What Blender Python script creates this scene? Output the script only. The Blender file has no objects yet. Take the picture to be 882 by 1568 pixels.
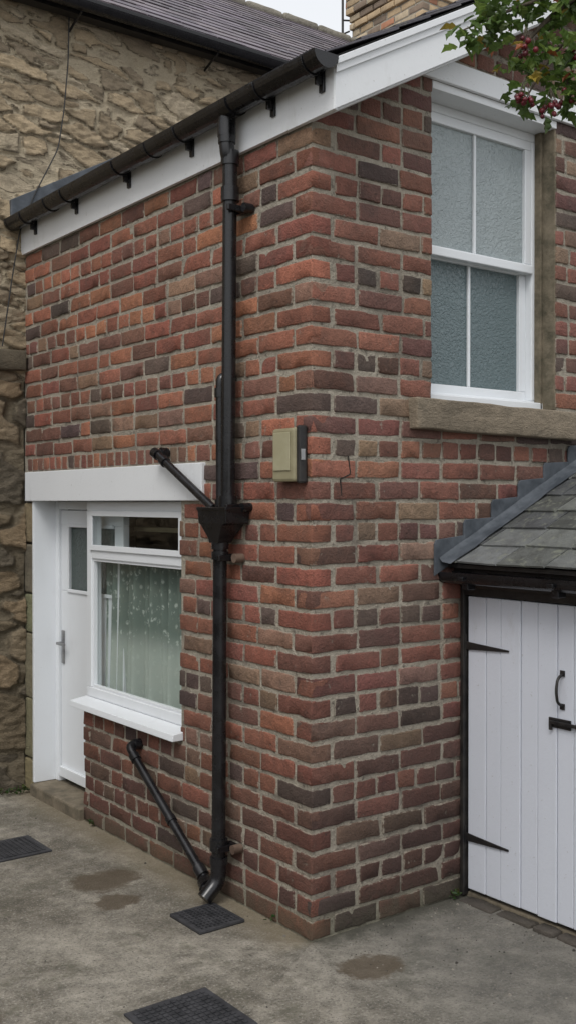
import bpy, math, random
from mathutils import Vector, noise as mn
random.seed(7)
R=random.random
def U(a,b): return a+(b-a)*random.random()
scene=bpy.context.scene
col=scene.collection

# ---------------- node helpers ----------------
class M:
    def __init__(s,name,rough=.8,metal=0):
        s.m=bpy.data.materials.new(name); s.m.use_nodes=True
        s.nt=s.m.node_tree; s.n=s.nt.nodes; s.l=s.nt.links
        s.b=s.n['Principled BSDF']; s.b.inputs['Roughness'].default_value=rough
        s.b.inputs['Metallic'].default_value=metal
        s.tc=s.n.new('ShaderNodeTexCoord').outputs['Object']
    def vec(s,scale=(1,1,1),loc=(0,0,0),rot=(0,0,0),src=None):
        n=s.n.new('ShaderNodeMapping'); n.inputs['Scale'].default_value=scale
        n.inputs['Location'].default_value=loc; n.inputs['Rotation'].default_value=rot
        s.l.new(src or s.tc,n.inputs['Vector']); return n.outputs[0]
    def noise(s,scale,detail=4,rough=.6,vec=None,dist=0):
        n=s.n.new('ShaderNodeTexNoise'); n.inputs['Scale'].default_value=scale
        n.inputs['Detail'].default_value=detail; n.inputs['Roughness'].default_value=rough
        n.inputs['Distortion'].default_value=dist
        s.l.new(vec or s.tc,n.inputs['Vector']); return n.outputs['Fac']
    def voro(s,scale,vec=None,feature='F1',out='Distance'):
        n=s.n.new('ShaderNodeTexVoronoi'); n.feature=feature; n.inputs['Scale'].default_value=scale
        s.l.new(vec or s.tc,n.inputs['Vector']); return n.outputs[out]
    def rng(s,v,a,b,c=0,d=1,smooth=True):
        n=s.n.new('ShaderNodeMapRange'); n.interpolation_type='SMOOTHSTEP' if smooth else 'LINEAR'
        for i,x in zip(('From Min','From Max','To Min','To Max'),(a,b,c,d)): n.inputs[i].default_value=x
        s.l.new(v,n.inputs['Value']); return n.outputs[0]
    def put(s,inp,v):
        if isinstance(v,(int,float)): inp.default_value=v
        elif isinstance(v,tuple): inp.default_value=(v[0],v[1],v[2],1) if len(inp.default_value)==4 else v
        else: s.l.new(v,inp)
    def mix(s,f,a,b,t='MIX'):
        n=s.n.new('ShaderNodeMix'); n.data_type='RGBA'; n.blend_type=t
        s.put(n.inputs[0],f); s.put(n.inputs[6],a); s.put(n.inputs[7],b); return n.outputs[2]
    def math(s,op,a,b=0,c=0):
        n=s.n.new('ShaderNodeMath'); n.operation=op
        s.put(n.inputs[0],a); s.put(n.inputs[1],b); s.put(n.inputs[2],c); return n.outputs[0]
    def sep(s,v=None):
        n=s.n.new('ShaderNodeSeparateXYZ'); s.l.new(v or s.tc,n.inputs[0]); return n.outputs
    def attr(s,name='Col',out='Color'):
        n=s.n.new('ShaderNodeAttribute'); n.attribute_name=name; return n.outputs[out]
    def bump(s,h,dist=.002,strength=1,prev=None):
        n=s.n.new('ShaderNodeBump'); n.inputs['Distance'].default_value=dist; n.inputs['Strength'].default_value=strength
        s.l.new(h,n.inputs['Height'])
        if prev: s.l.new(prev,n.inputs['Normal'])
        s.l.new(n.outputs[0],s.b.inputs['Normal']); return n.outputs[0]
    def color(s,v): s.put(s.b.inputs['Base Color'],v)
    def rough(s,v): s.put(s.b.inputs['Roughness'],v)

def g(v): return (v,v,v)
def mortar_col(m,big,fine):
    c=m.mix(big,(.23,.20,.155),(.45,.41,.34))
    return m.mix(1.0,c,m.mix(fine,g(.6),g(1.25)),'MULTIPLY')
def brick_mat(name):
    m=M(name,.9)
    big=m.noise(5,4,.7); med=m.noise(17,4,.78); fine=m.noise(120,2,.8); patch=m.noise(1.7,5,.75,vec=m.vec(loc=(4,2,1)))
    c=m.attr()
    c=m.mix(1.0,c,m.mix(med,g(.3),g(1.6)),'MULTIPLY')
    c=m.mix(1.0,c,m.mix(fine,g(.5),g(1.5)),'MULTIPLY')
    c=m.mix(m.rng(patch,.35,.6,.42,.08),c,(.115,.08,.062))
    c=m.mix(m.rng(med,.60,.74,0,.35),c,(.29,.21,.175))
    c=m.mix(m.rng(patch,.5,.75,0,.6),c,(.04,.032,.028))
    c=m.mix(m.rng(m.noise(60,2,.6),.65,.73,0,.65),c,(.028,.022,.018))
    x,y,z=m.sep()
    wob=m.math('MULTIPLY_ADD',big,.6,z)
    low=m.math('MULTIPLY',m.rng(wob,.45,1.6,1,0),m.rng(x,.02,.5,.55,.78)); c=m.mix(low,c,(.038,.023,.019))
    e=m.attr('edge','Fac')
    ee=m.math('ADD',e,m.math('MULTIPLY',m.math('SUBTRACT',med,.5),.036))
    ee=m.math('ADD',ee,m.math('MULTIPLY',m.math('SUBTRACT',big,.45),.022))
    sm=m.rng(ee,-.002,.003,.7,0)
    c=m.mix(sm,c,mortar_col(m,big,fine))
    gr=m.rng(m.math('MULTIPLY_ADD',med,.28,z),.14,.30,.4,0)
    c=m.mix(gr,c,(.08,.08,.05))
    m.color(c)
    b=m.bump(med,.012,.95); m.bump(fine,.0035,1,b)
    return m.m
BRICK=brick_mat('weathered_brick')
def mortar_mat():
    m=M('lime_mortar',.95)
    big=m.noise(5,4,.7); fine=m.noise(130,2,.8); med=m.noise(30,4,.7)
    c=mortar_col(m,big,fine)
    c=m.mix(m.rng(m.noise(1.9,5,.75,vec=m.vec(loc=(1,7,3))),.46,.68,0,.6),c,(.095,.08,.065))
    c=m.mix(m.rng(med,.56,.68,0,.65),c,(.06,.05,.04))
    x,y,z=m.sep()
    gr=m.rng(m.math('MULTIPLY_ADD',med,.25,z),.12,.32,.5,0)
    c=m.mix(gr,c,(.11,.115,.07))
    m.color(c); b=m.bump(med,.014,1); m.bump(fine,.003,1,b)
    return m.m
MORTAR=mortar_mat()
def rubble_mat():
    m=M('rubble_stone',.95)
    e=m.attr('edge','Fac'); med=m.noise(15,5,.8,vec=m.vec(scale=(.7,1,1.5))); fine=m.noise(100,2,.8)
    c=m.attr()
    c=m.mix(1.0,c,m.mix(med,g(.4),g(1.65)),'MULTIPLY')
    mo=m.mix(m.noise(7,4,.7),(.38,.315,.215),(.56,.48,.35))
    f=m.rng(m.math('ADD',e,m.math('MULTIPLY',m.math('SUBTRACT',med,.5),.35)),.06,.13)
    z=m.sep()[2]
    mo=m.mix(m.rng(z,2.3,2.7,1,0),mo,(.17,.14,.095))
    c=m.mix(f,mo,c)
    edge_shade=m.math('MULTIPLY',m.rng(e,.05,.09),m.rng(e,.09,.17,1,0)); c=m.mix(m.math('MULTIPLY',edge_shade,m.rng(med,.42,.56,0,.8)),c,(.06,.048,.03))  # dark ring at stone edges: crevice shade put into the colour
    c=m.mix(1.0,c,m.mix(fine,g(.65),g(1.3)),'MULTIPLY')
    d=m.rng(m.noise(1.6,5,.75),.52,.78,0,.4); c=m.mix(d,c,(.11,.095,.065))
    m.color(c); b=m.bump(med,.025,1); m.bump(fine,.005,1,b)
    return m.m
RUBBLE=rubble_mat()
def block_mat():
    m=M('dressed_sandstone',.92)
    med=m.noise(13,5,.78,vec=m.vec(scale=(.7,1,1.6))); fine=m.noise(120,2,.8)
    c=m.attr()
    c=m.mix(1.0,c,m.mix(med,g(.4),g(1.6)),'MULTIPLY')
    d=m.rng(m.noise(3.0,5,.75),.45,.7,0,.5); c=m.mix(d,c,(.06,.052,.038))
    c=m.mix(1.0,c,m.mix(fine,g(.7),g(1.3)),'MULTIPLY')
    m.color(c); b=m.bump(med,.02,.9); m.bump(fine,.004,1,b)
    return m.m
BLOCK=block_mat()
def simple(name,c0,c1,rough,sc=8,bd=.001,bs=120,metal=0,r2=None):
    m=M(name,rough,metal)
    n1=m.noise(sc,4,.7)
    c=m.mix(m.rng(n1,.3,.7),c0,c1); m.color(c)
    m.rough(m.rng(n1,.3,.7,rough,r2 if r2 else rough*1.25))
    m.bump(m.noise(bs,2,.6),bd,.6)
    return m.m
def white_mat(name,base,rough,bd=.0004,dirt=.25):
    m=M(name,rough)
    c=m.mix(m.noise(3,3,.7),tuple(x*.93 for x in base),base)
    d=m.rng(m.noise(5,5,.75,vec=m.vec(scale=(1,1,.35))),.55,.8,0,dirt); c=m.mix(d,c,(.32,.31,.27))
    n2=m.noise(60,3,.6)
    d=m.rng(n2,.66,.74,0,dirt); c=m.mix(d,c,(.25,.24,.2))
    m.color(c); m.bump(n2,bd,.8); return m.m
UPVC=white_mat('white_upvc',(.76,.79,.82),.28,.0003,.12)
PAINT=white_mat('white_painted_wood',(.74,.76,.78),.42,.001,.38)
DOORP=white_mat('white_painted_boards',(.64,.67,.74),.45,.0014,.34)
BLACK=simple('black_plastic_pipe',(.006,.006,.007),(.012,.012,.014),.2,9,.0006,60,r2=.36)
IRON=simple('black_iron',(.008,.008,.009),(.03,.027,.024),.4,12,.001,120)
LEAD=simple('lead_flashing',(.04,.048,.058),(.095,.108,.125),.45,9,.006,12,r2=.65)
CREAM=simple('cream_plastic',(.23,.205,.125),(.30,.275,.175),.45,7,.0004,80)
CREAM2=simple('cream_plastic_light',(.32,.295,.19),(.38,.355,.24),.45,7,.0004,80)
DARK=simple('dark_interior',(.012,.012,.012),(.03,.028,.025),.9)
STONE=simple('weathered_sandstone',(.10,.085,.06),(.21,.175,.125),.92,9,.008,40)
REVEAL=simple('mossy_render_reveal',(.085,.075,.05),(.21,.175,.125),.9,9,.008,40)
GRATE=simple('cast_iron_cover',(.02,.021,.024),(.05,.05,.055),.55,20,.002,60)
CABLE=simple('black_cable',(.02,.02,.02),(.03,.03,.03),.6)
COPPER=simple('clay_ridge',(.20,.18,.15),(.34,.30,.25),.9)
RUST=simple('rusty_clip',(.08,.05,.035),(.16,.11,.08),.7)
CRACK=simple('open_joint',(.012,.01,.009),(.03,.025,.02),1)
def slate_mat(name,moss):
    m=M(name,.5)
    n1=m.noise(13,5,.75); c=m.attr(); c=m.mix(1.0,c,m.mix(n1,g(.45),g(1.55)),'MULTIPLY')
    f=m.rng(m.noise(19,5,.8,dist=.5),.53,.66,0,moss); c=m.mix(f,c,(.22,.23,.18))
    m.color(c); m.rough(m.rng(n1,.3,.7,.38,.75))
    b=m.bump(n1,.008,.9); m.bump(m.noise(120,2,.6),.001,1,b)
    return m.m
SLATE=slate_mat('grey_slate',.7); SLATE2=slate_mat('welsh_slate',.25)
def glass_mat():
    m=M('window_glass'); n=m.n; l=m.l
    n.remove(m.b); out=n['Material Output']
    tr=n.new('ShaderNodeBsdfTransparent'); tr.inputs[0].default_value=(.93,.96,.95,1)
    gl=n.new('ShaderNodeBsdfGlossy'); gl.inputs['Roughness'].default_value=.02
    lw=n.new('ShaderNodeLayerWeight'); lw.inputs[0].default_value=.5
    p=m.math('POWER',lw.outputs['Facing'],4.0)
    f=m.math('MULTIPLY_ADD',p,.7,.07)
    mx=n.new('ShaderNodeMixShader'); l.new(f,mx.inputs[0]); l.new(tr.outputs[0],mx.inputs[1]); l.new(gl.outputs[0],mx.inputs[2])
    l.new(mx.outputs[0],out.inputs[0]); return m.m
GLASS=glass_mat()
def frost(name,c0,c1):
    m=M(name,.2); v=m.noise(70,1,.5,dist=1.0)
    c=m.mix(m.noise(1.6,2,.6),c0,c1); m.color(c)
    m.b.inputs['IOR'].default_value=1.6
    m.bump(v,.007,1); return m.m
FROSTU=frost('obscured_glass_upper',(.23,.275,.285),(.38,.43,.44))  # lighter than the lower pane: blind and sky reflection put into the colour
FROSTL=frost('obscured_glass_lower',(.085,.125,.135),(.15,.20,.21))
FROSTD=frost('door_obscured_glass',(.045,.06,.058),(.10,.13,.12))
def lace():
    m=M('lace_net_curtain',.9)
    v=m.vec(scale=(1,1.3,.8))
    a=m.rng(m.voro(30,v),.22,.42); b=m.rng(m.noise(26,3,.7,vec=v,dist=1.5),.44,.54)
    z=m.sep()[2]
    top=m.rng(z,.95,1.12)
    pat=m.math('MULTIPLY',m.math('MAXIMUM',a,b),m.math('MULTIPLY_ADD',top,.7,.15))
    m.color(m.mix(pat,(.43,.47,.43),(.10,.14,.12)))
    return m.m
LACE=lace()
def leafm():
    m=M('leaf',.45); c=m.mix(1.0,m.attr(),m.mix(m.noise(60,2,.6),g(.7),g(1.3)),'MULTIPLY'); m.color(c)
    n=m.n; tl=n.new('ShaderNodeBsdfTranslucent'); m.l.new(c,tl.inputs[0])
    mx=n.new('ShaderNodeMixShader'); mx.inputs[0].default_value=.4
    m.l.new(m.b.outputs[0],mx.inputs[1]); m.l.new(tl.outputs[0],mx.inputs[2])
    m.l.new(mx.outputs[0],n['Material Output'].inputs[0]); return m.m
LEAF=leafm()
BARK=simple('bark',(.05,.04,.03),(.12,.10,.075),.9,30,.004,60)
BERRY=simple('red_berry',(.06,.004,.010),(.14,.008,.016),.3,40)
def ground_mat():
    m=M('yard_concrete',.85)
    big=m.noise(1.3,6,.78); med=m.noise(11,6,.8); fine=m.noise(95,2,.75)
    c=m.mix(m.rng(big,.38,.62),(.135,.12,.094),(.29,.265,.22))
    c=m.mix(1.0,c,m.mix(m.rng(med,.3,.7),g(.65),g(1.3)),'MULTIPLY')
    v=m.voro(42); s=m.rng(v,.08,.28,.85,0); c=m.mix(m.math('MULTIPLY',s,m.rng(med,.42,.6)),c,(.38,.355,.31))
    c=m.mix(m.rng(fine,.57,.66,0,.65),c,(.38,.355,.31)); c=m.mix(m.rng(fine,.43,.33,0,.75),c,(.05,.046,.038))
    mo=m.rng(m.noise(2.6,5,.8,vec=m.vec(loc=(9,1,0))),.52,.64,0,.55); c=m.mix(mo,c,(.09,.085,.058))
    x,y,z=m.sep()
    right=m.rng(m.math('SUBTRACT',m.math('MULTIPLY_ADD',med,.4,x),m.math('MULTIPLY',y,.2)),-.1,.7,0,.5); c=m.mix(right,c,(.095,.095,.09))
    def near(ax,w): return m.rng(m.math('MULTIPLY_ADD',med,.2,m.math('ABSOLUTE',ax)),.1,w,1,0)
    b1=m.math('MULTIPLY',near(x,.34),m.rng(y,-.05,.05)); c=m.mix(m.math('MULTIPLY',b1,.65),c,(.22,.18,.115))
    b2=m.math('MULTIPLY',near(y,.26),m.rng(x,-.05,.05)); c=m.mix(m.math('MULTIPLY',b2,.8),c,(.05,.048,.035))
    wet=None
    for (cx,cy,rx,ry) in [(.051,-.305,.15,.12),(-.336,1.128,.20,.15),(-.42,.86,.12,.1),(-1.35,.2,.16,.1)]:
        dx=m.math('DIVIDE',m.math('SUBTRACT',x,cx),rx); dy=m.math('DIVIDE',m.math('SUBTRACT',y,cy),ry)
        d=m.math('SQRT',m.math('ADD',m.math('MULTIPLY',dx,dx),m.math('MULTIPLY',dy,dy)))
        d=m.math('MULTIPLY_ADD',med,1.5,d)
        f=m.rng(d,1.45,1.75,.8,0)
        wet=f if wet is None else m.math('MAXIMUM',wet,f)
    c=m.mix(wet,c,(.085,.062,.038))
    m.color(c); m.rough(m.rng(wet,0,1,.88,.6))
    b=m.bump(med,.014,.9); m.bump(fine,.007,1,b)
    return m.m
GROUND=ground_mat()

# ---------------- mesh helpers ----------------
class MB:
    def __init__(s): s.v=[];s.f=[];s.c=[];s.e=[]
    def add(s,vs,fs,c=(.5,.5,.5),e=None):
        o=len(s.v); s.v+=[tuple(p) for p in vs]; s.f+=[tuple(i+o for i in f) for f in fs]
        s.c+=[c]*len(vs); s.e+= e if e else [1.0]*len(vs)
    def box(s,a,b,c=(.5,.5,.5)):
        x0,y0,z0=a;x1,y1,z1=b
        s.add([(x0,y0,z0),(x1,y0,z0),(x1,y1,z0),(x0,y1,z0),(x0,y0,z1),(x1,y0,z1),(x1,y1,z1),(x0,y1,z1)],
              [(0,3,2,1),(4,5,6,7),(0,1,5,4),(1,2,6,5),(2,3,7,6),(3,0,4,7)],c)
    def build(s,name,mat,parent=None,smooth=False,bevel=0):
        me=bpy.data.meshes.new(name); me.from_pydata(s.v,[],s.f); me.update()
        at=me.attributes.new('Col','FLOAT_COLOR','POINT')
        flat=[]
        for c in s.c: flat+=[c[0],c[1],c[2],1]
        at.data.foreach_set('color',flat)
        ae=me.attributes.new('edge','FLOAT','POINT'); ae.data.foreach_set('value',s.e)
        if smooth: me.polygons.foreach_set('use_smooth',[True]*len(me.polygons))
        me.materials.append(mat)
        o=bpy.data.objects.new(name,me); col.objects.link(o)
        if parent: o.parent=parent
        if bevel:
            b=o.modifiers.new('b','BEVEL'); b.width=bevel; b.segments=2; b.limit_method='ANGLE'
        return o
def empty(name):
    o=bpy.data.objects.new(name,None); col.objects.link(o); return o
def box(name,a,b,mat,parent=None,bevel=.003):
    m=MB(); m.box(a,b); return m.build(name,mat,parent,bevel=bevel)
def boxes(name,lst,mat,parent=None,bevel=.003):
    m=MB()
    for a,b in lst: m.box(a,b)
    return m.build(name,mat,parent,bevel=bevel)
def prism(name,prof,y0,y1,mat,parent=None,axis='y',bevel=0):
    m=MB(); n=len(prof)
    if axis=='y': vs=[(x,y0,z) for x,z in prof]+[(x,y1,z) for x,z in prof]
    else: vs=[(y0,x,z) for x,z in prof]+[(y1,x,z) for x,z in prof]
    fs=[tuple(range(n)),tuple(range(2*n-1,n-1,-1))]+[(i,i+n,(i+1)%n+n,(i+1)%n) for i in range(n)]
    m.add(vs,fs); o=m.build(name,mat,parent,bevel=bevel)
    import bmesh
    bm=bmesh.new(); bm.from_mesh(o.data); bmesh.ops.recalc_face_normals(bm,faces=bm.faces); bm.to_mesh(o.data); bm.free()
    return o
def rbox(mb,o,s,r,colr,amp=.0015,step=.045,depthaxis=1,freq=30,chip=0,quoin=False):
    ax=[]
    for k in range(3):
        L=s[k]; rr=min(r,L*.45)
        if k==depthaxis: ax.append([0,rr,L])
        else:
            n=max(1,int(round((L-2*rr)/step)))
            ax.append([0,rr*.35]+[rr+(L-2*rr)*i/n for i in range(n+1)]+[L-rr*.35,L])
    na=[len(a) for a in ax]; idx={}; vs=[]; es=[]; off=Vector((U(-9,9),U(-9,9),U(-9,9)))
    tilt=U(-.012,.012); lw=[k for k in range(3) if k!=depthaxis]
    def vid(i,j,k):
        key=(i,j,k)
        if key in idx: return idx[key]
        p=[ax[0][i],ax[1][j],ax[2][k]]
        inn=[min(max(p[q],min(r,s[q]*.45)),s[q]-min(r,s[q]*.45)) for q in range(3)]
        d=Vector((p[0]-inn[0],p[1]-inn[1],p[2]-inn[2]))
        if d.length>1e-9:
            mx=max(abs(d.x),abs(d.y),abs(d.z)); d=d.normalized()*min(r,mx*1.0)
        q=Vector(inn)+d
        q.z+= (q[0 if s[0]>s[1] else 1]-.1)*tilt
        nz=mn.noise_vector((q+off)*freq)*amp + mn.noise_vector((q+off)*freq*.35)*amp*1.2
        ed=min((s[a]-p[a]) if (quoin and a!=2) else min(p[a],s[a]-p[a]) for a in lw)
        if chip and ed<r:
            cN=mn.noise((q+off)*26)
            if cN>.18: 
                cen=Vector([s[0]/2,s[1]/2,s[2]/2]); v=cen-q; nz+=Vector((max(-1,min(1,v.x*20)),max(-1,min(1,v.y*20)),max(-1,min(1,v.z*30))))*chip*(cN-.18)*2.5
        w=Vector(o)+q+nz
        idx[key]=len(vs); vs.append(w); es.append(ed); return idx[key]
    fs=[]
    for a in range(3):
        b,c=(a+1)%3,(a+2)%3
        for side in (0,na[a]-1):
            for i in range(na[b]-1):
                for j in range(na[c]-1):
                    q=[]
                    for (di,dj) in ((0,0),(1,0),(1,1),(0,1)):
                        t=[0,0,0]; t[a]=side; t[b]=i+di; t[c]=j+dj; q.append(vid(*t))
                    if side==0: q.reverse()
                    fs.append(tuple(q))
    mb.add(vs,fs,colr,es)
def tube(name,pts,rad,mat,parent=None,fillet=.05,res=6):
    P=[Vector(p) for p in pts]; out=[P[0]]
    for i in range(1,len(P)-1):
        a,b,c=P[i-1],P[i],P[i+1]
        d1=(a-b); d2=(c-b); f=min(fillet,d1.length*.45,d2.length*.45)
        s=b+d1.normalized()*f; e=b+d2.normalized()*f
        for t in [0,.2,.4,.6,.8,1]: out.append(s.lerp(b,t).lerp(b.lerp(e,t),t))
    out.append(P[-1])
    cu=bpy.data.curves.new(name,'CURVE'); cu.dimensions='3D'; cu.bevel_depth=rad; cu.bevel_resolution=res; cu.use_fill_caps=True
    sp=cu.splines.new('POLY'); sp.points.add(len(out)-1)
    for i,p in enumerate(out): sp.points[i].co=(*p,1)
    o=bpy.data.objects.new(name,cu); col.objects.link(o)
    dg=bpy.context.evaluated_depsgraph_get(); me=bpy.data.meshes.new_from_object(o.evaluated_get(dg))
    bpy.data.objects.remove(o); me.materials.clear(); me.materials.append(mat)
    me.polygons.foreach_set('use_smooth',[True]*len(me.polygons))
    ob=bpy.data.objects.new(name,me); col.objects.link(ob)
    if parent: ob.parent=parent
    return ob
def collar(name,p,rad,h,mat,parent,dirv=(0,0,1)):
    p=Vector(p); d=Vector(dirv).normalized()*h/2
    return tube(name,[p-d,p-d*.9,p+d*.9,p+d],rad,mat,parent,fillet=0.0001)

# ---------------- brick walls ----------------
CH=.0884; J=.0145; BL=.232; BH=.109
def pal(z,wall):
    t=R()
    if wall=='L':
        P=[((.245,.085,.055),.36),((.33,.125,.07),.19),((.175,.075,.053),.23),((.095,.062,.053),.10),((.25,.145,.095),.12)]
    else:
        P=[((.20,.076,.055),.34),((.26,.105,.068),.13),((.14,.064,.05),.27),((.085,.058,.05),.13),((.21,.13,.09),.13)]
    for c,w in P:
        if t<w: break
        t-=w
    k=U(.7,1.3); return (c[0]*k,c[1]*k*U(.92,1.12),c[2]*k*U(.95,1.1))
def sub(iv,cut):
    out=[]
    for a,b in iv:
        c,d=cut
        if d<=a or c>=b: out.append((a,b)); continue
        if c>a: out.append((a,c))
        if d<b: out.append((d,b))
    return out
brick_house=empty('brick_house')
mbL=MB(); mbR=MB()
def lay(i,wall,length,cuts,start):
    pos=[]; x=0; header=(i%4==2)
    first=True
    while x<length+.01:
        if first: w=start; first=False
        elif header or R()<.08: w=BH
        else: w=BL
        w2=w+U(-.010,.008); pos.append((x,x+w2)); x+=w2+J+U(-.005,.004)
    iv=[(0,length)]
    for c in cuts: iv=sub(iv,c)
    res=[]
    for a,b in pos:
        for c,d in iv:
            p,q=max(a,c),min(b,d)
            if q-p>.035: res.append((p,q))
    return res
def wav(t,z): return .005*mn.noise(Vector((t*1.6,z*3,4)))
for i in range(50):
    zz=i*CH+J/2; h=CH-J
    Lfirst=(i%2==0)
    def bz(t): return zz+wav(t,zz)+U(-.0015,.0015)
    def bh(): return h+U(-.005,.003)
    if i<37:
        cuts=[]
        zc=i*CH+CH/2
        if zc<.62: cuts=[(2.03,9)]
        elif zc<1.77: cuts=[(1.01,9)]
        elif zc<1.945: cuts=[(.79,9)]
        if i==22:
            for a,b in lay(i,'L',.86,[],BL if Lfirst else BH): rbox(mbL,(0,a,bz(a)),(.1,b-a,bh()),.007,pal(zz,'L'),amp=.0022,depthaxis=0,chip=.004,quoin=a<.01)
            y=.87
            while y<2.8:
                w=U(.060,.07); rbox(mbL,(U(-.003,.002),y,zz+.001),(.1,w,h),.007,pal(zz,'L'),amp=.002,depthaxis=0,chip=.004); y+=w+.014
        else:
            for a,b in lay(i,'L',2.82,cuts,BL if Lfirst else BH):
                dx=U(-.004,.002) if a>.01 else 0
                rbox(mbL,(dx,a,bz(-a)),(.1,b-a,bh()),.007,pal(zz,'L'),amp=.0022,depthaxis=0,chip=.004,quoin=a<.01)
    zc=i*CH+CH/2
    cuts=[]
    if 2.21<zc<3.60: cuts.append((.667,1.50))
    if 2.12<zc<2.21: cuts.append((.535,1.64))
    xmin=0
    if zc>3.3: xmin=(zc-3.34)/.55
    if xmin>2.6: continue
    s=BH if Lfirst else BL
    for a,b in lay(i,'R',2.7,cuts+([(-1,xmin)] if xmin>0 else []),s):
        if Lfirst and a<.01 and i<37: continue
        dy=U(-.004,.002) if a>.01 else 0
        rbox(mbR,(a,dy,bz(a)),(b-a,.1,bh()),.007,pal(zz,'R'),amp=.0024,depthaxis=1,chip=.0045,quoin=a<.01)
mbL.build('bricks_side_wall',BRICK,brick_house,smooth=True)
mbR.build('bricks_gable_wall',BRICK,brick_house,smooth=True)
mo=.0055
m=MB()
m.box((mo,.22,0),(.22,1.0,3.3)); m.box((mo,1.0,1.85),(.22,2.84,3.3)); m.box((mo,1.0,-.05),(.115,2.02,.62))
m.box((mo,mo,-.05),(.667,.22,2.2)); 
m.box((.667,mo,-.05),(2.7,.22,2.2))
m.build('mortar_lower',MORTAR,brick_house)
prism('mortar_gable_upper_near',[(mo,2.2),(.665,2.2),(.665,3.72),(mo,3.36)],mo,.22,MORTAR,brick_house)
prism('mortar_gable_upper_far',[(1.503,2.2),(2.7,2.2),(2.7,4.8),(1.503,4.2)],mo,.22,MORTAR,brick_house)
prism('mortar_gable_over_window',[(.665,3.6),(1.503,3.6),(1.503,4.2),(.665,3.72)],mo,.22,MORTAR,brick_house)
box('end_wall',(2.7,0,0),(2.9,2.84,4.9),MORTAR,brick_house)
def crack(pts,r=.0035):
    P=[]
    for (x,z) in pts: P.append((x+U(-.004,.004),.001,z+U(-.003,.003)))
    tube('open_joint_crack',P,r,CRACK,brick_house,fillet=.008,res=2)
crack([(.19,22*CH+.01),(.20,21*CH+.02),(.15,21*CH-.002),(.155,20*CH+.02)],.003)

sl=.55
def slates(name,org,du,dv,nu,nv,w,ex,ln,tk,mat,parent,base,jit=.01,kr=(.7,1.35)):
    du=Vector(du).normalized(); dv=Vector(dv).normalized(); nn=du.cross(dv).normalized()
    if nn.z<0: nn=-nn
    mb=MB(); org=Vector(org)
    for j in range(nv):
        u=-w*.5*(j%2)
        while u<nu:
            ww=w*U(.85,1.12)-.004
            a=max(u,0); b=min(u+ww,nu)
            if b-a>.03:
                e=U(-jit,jit)*.6; lift=U(0,.004)
                v0=j*ex+e; v1=v0+ln; k=U(*kr); c=(base[0]*k,base[1]*k,base[2]*k*U(.93,1.06))
                def P(uu,vv,hh): return org+du*uu+dv*vv+nn*hh
                rot=U(-.009,.009)
                h0=tk*2.2+lift; h1=tk*.3
                vs=[P(a,v0,h0-tk),P(b,v0+rot,h0-tk),P(b,v1,h1-tk),P(a,v1,h1-tk),P(a+U(0,.004),v0,h0),P(b-U(0,.004),v0+rot,h0),P(b,v1,h1),P(a,v1,h1)]
                mb.add(vs,[(0,3,2,1),(4,5,6,7),(0,1,5,4),(1,2,6,5),(2,3,7,6),(3,0,4,7)],c)
            u+=ww+.004
    return mb.build(name,mat,parent)
prism('roof_deck',[(-.03,3.44),(2.95,3.44+2.98*sl),(2.95,3.47+2.98*sl),(-.03,3.47)],-.16,2.84,DARK,brick_house)
slates('roof_slates',(-.06,-.175,3.465),(0,1,0),(1,0,sl),3.02,17,.25,.2,.42,.007,SLATE2,brick_house,(.07,.065,.075))
box('eaves_fascia',(-.022,-.165,3.27),(-.002,2.83,3.44),PAINT,brick_house,.002)
def band(name,o0,o1,y0,y1,x0=-.02,x1=3.0,mat=PAINT,bevel=.002):
    return prism(name,[(x0,3.27+sl*max(x0,0)+o0),(x1,3.27+sl*x1+o0),(x1,3.27+sl*x1+o1),(x0,3.27+sl*x0+o1)],y0,y1,mat,brick_house,bevel=bevel)
band('bargeboard',0,.19,-.170,-.148)
band('bargeboard_upper_strip',.135,.20,-.180,-.1705,x0=-.021)
band('bargeboard_top_strip',.165,.205,-.190,-.1805,x0=-.022)
band('verge_soffit',.0,.02,-.147,-.004,x0=.0)
box('window_head_board',(.60,-.022,3.60),(2.3,-.002,3.70),PAINT,brick_house,.003)
box('window_head_soffit',(.667,-.002,3.565),(1.503,.2,3.60),PAINT,brick_house,.002)
def gutter(name,p0,axis,length,r,mat,parent):
    mb=MB(); prof=[]
    n=12
    for i in range(n+1):
        a=math.pi+math.pi*i/n; prof.append((r*math.cos(a),r*math.sin(a)))
    prof+= [(r*1.0,.006),(r*.9,.006)]
    for i in range(n,-1,-1):
        a=math.pi+math.pi*i/n; prof.append((r*.9*math.cos(a),r*.9*math.sin(a)))
    prof+=[(-r*.9,.006),(-r,.006)]
    k=len(prof); x,y,z=p0
    def P(u,v,t): return (x+u,y+t,z+v) if axis=='y' else (x+t,y+u,z+v)
    vs=[P(u,v,0) for u,v in prof]+[P(u,v,length) for u,v in prof]
    fs=[(i,(i+1)%k,(i+1)%k+k,i+k) for i in range(k)]
    mb.add(vs,fs)
    for t in (0,length):
        half=[P(r*1.06*math.cos(math.pi+math.pi*i/n),r*1.06*math.sin(math.pi+math.pi*i/n)+.002,t+s*.01) for s in (-1,1) for i in range(n+1)]
        mb.add(half,[tuple(range(n+1)),tuple(range(2*n+1,n,-1))]+[(i,i+1,i+1+n+1,i+n+1) for i in range(n)]+[(0,n+1,2*n+1,n)])
    return mb.build(name,mat,parent)
GX=-.082; GZ=3.462; GR=.056
gutter('eaves_gutter',(GX,-.185,GZ),'y',2.99,GR,BLACK,brick_house)
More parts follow.
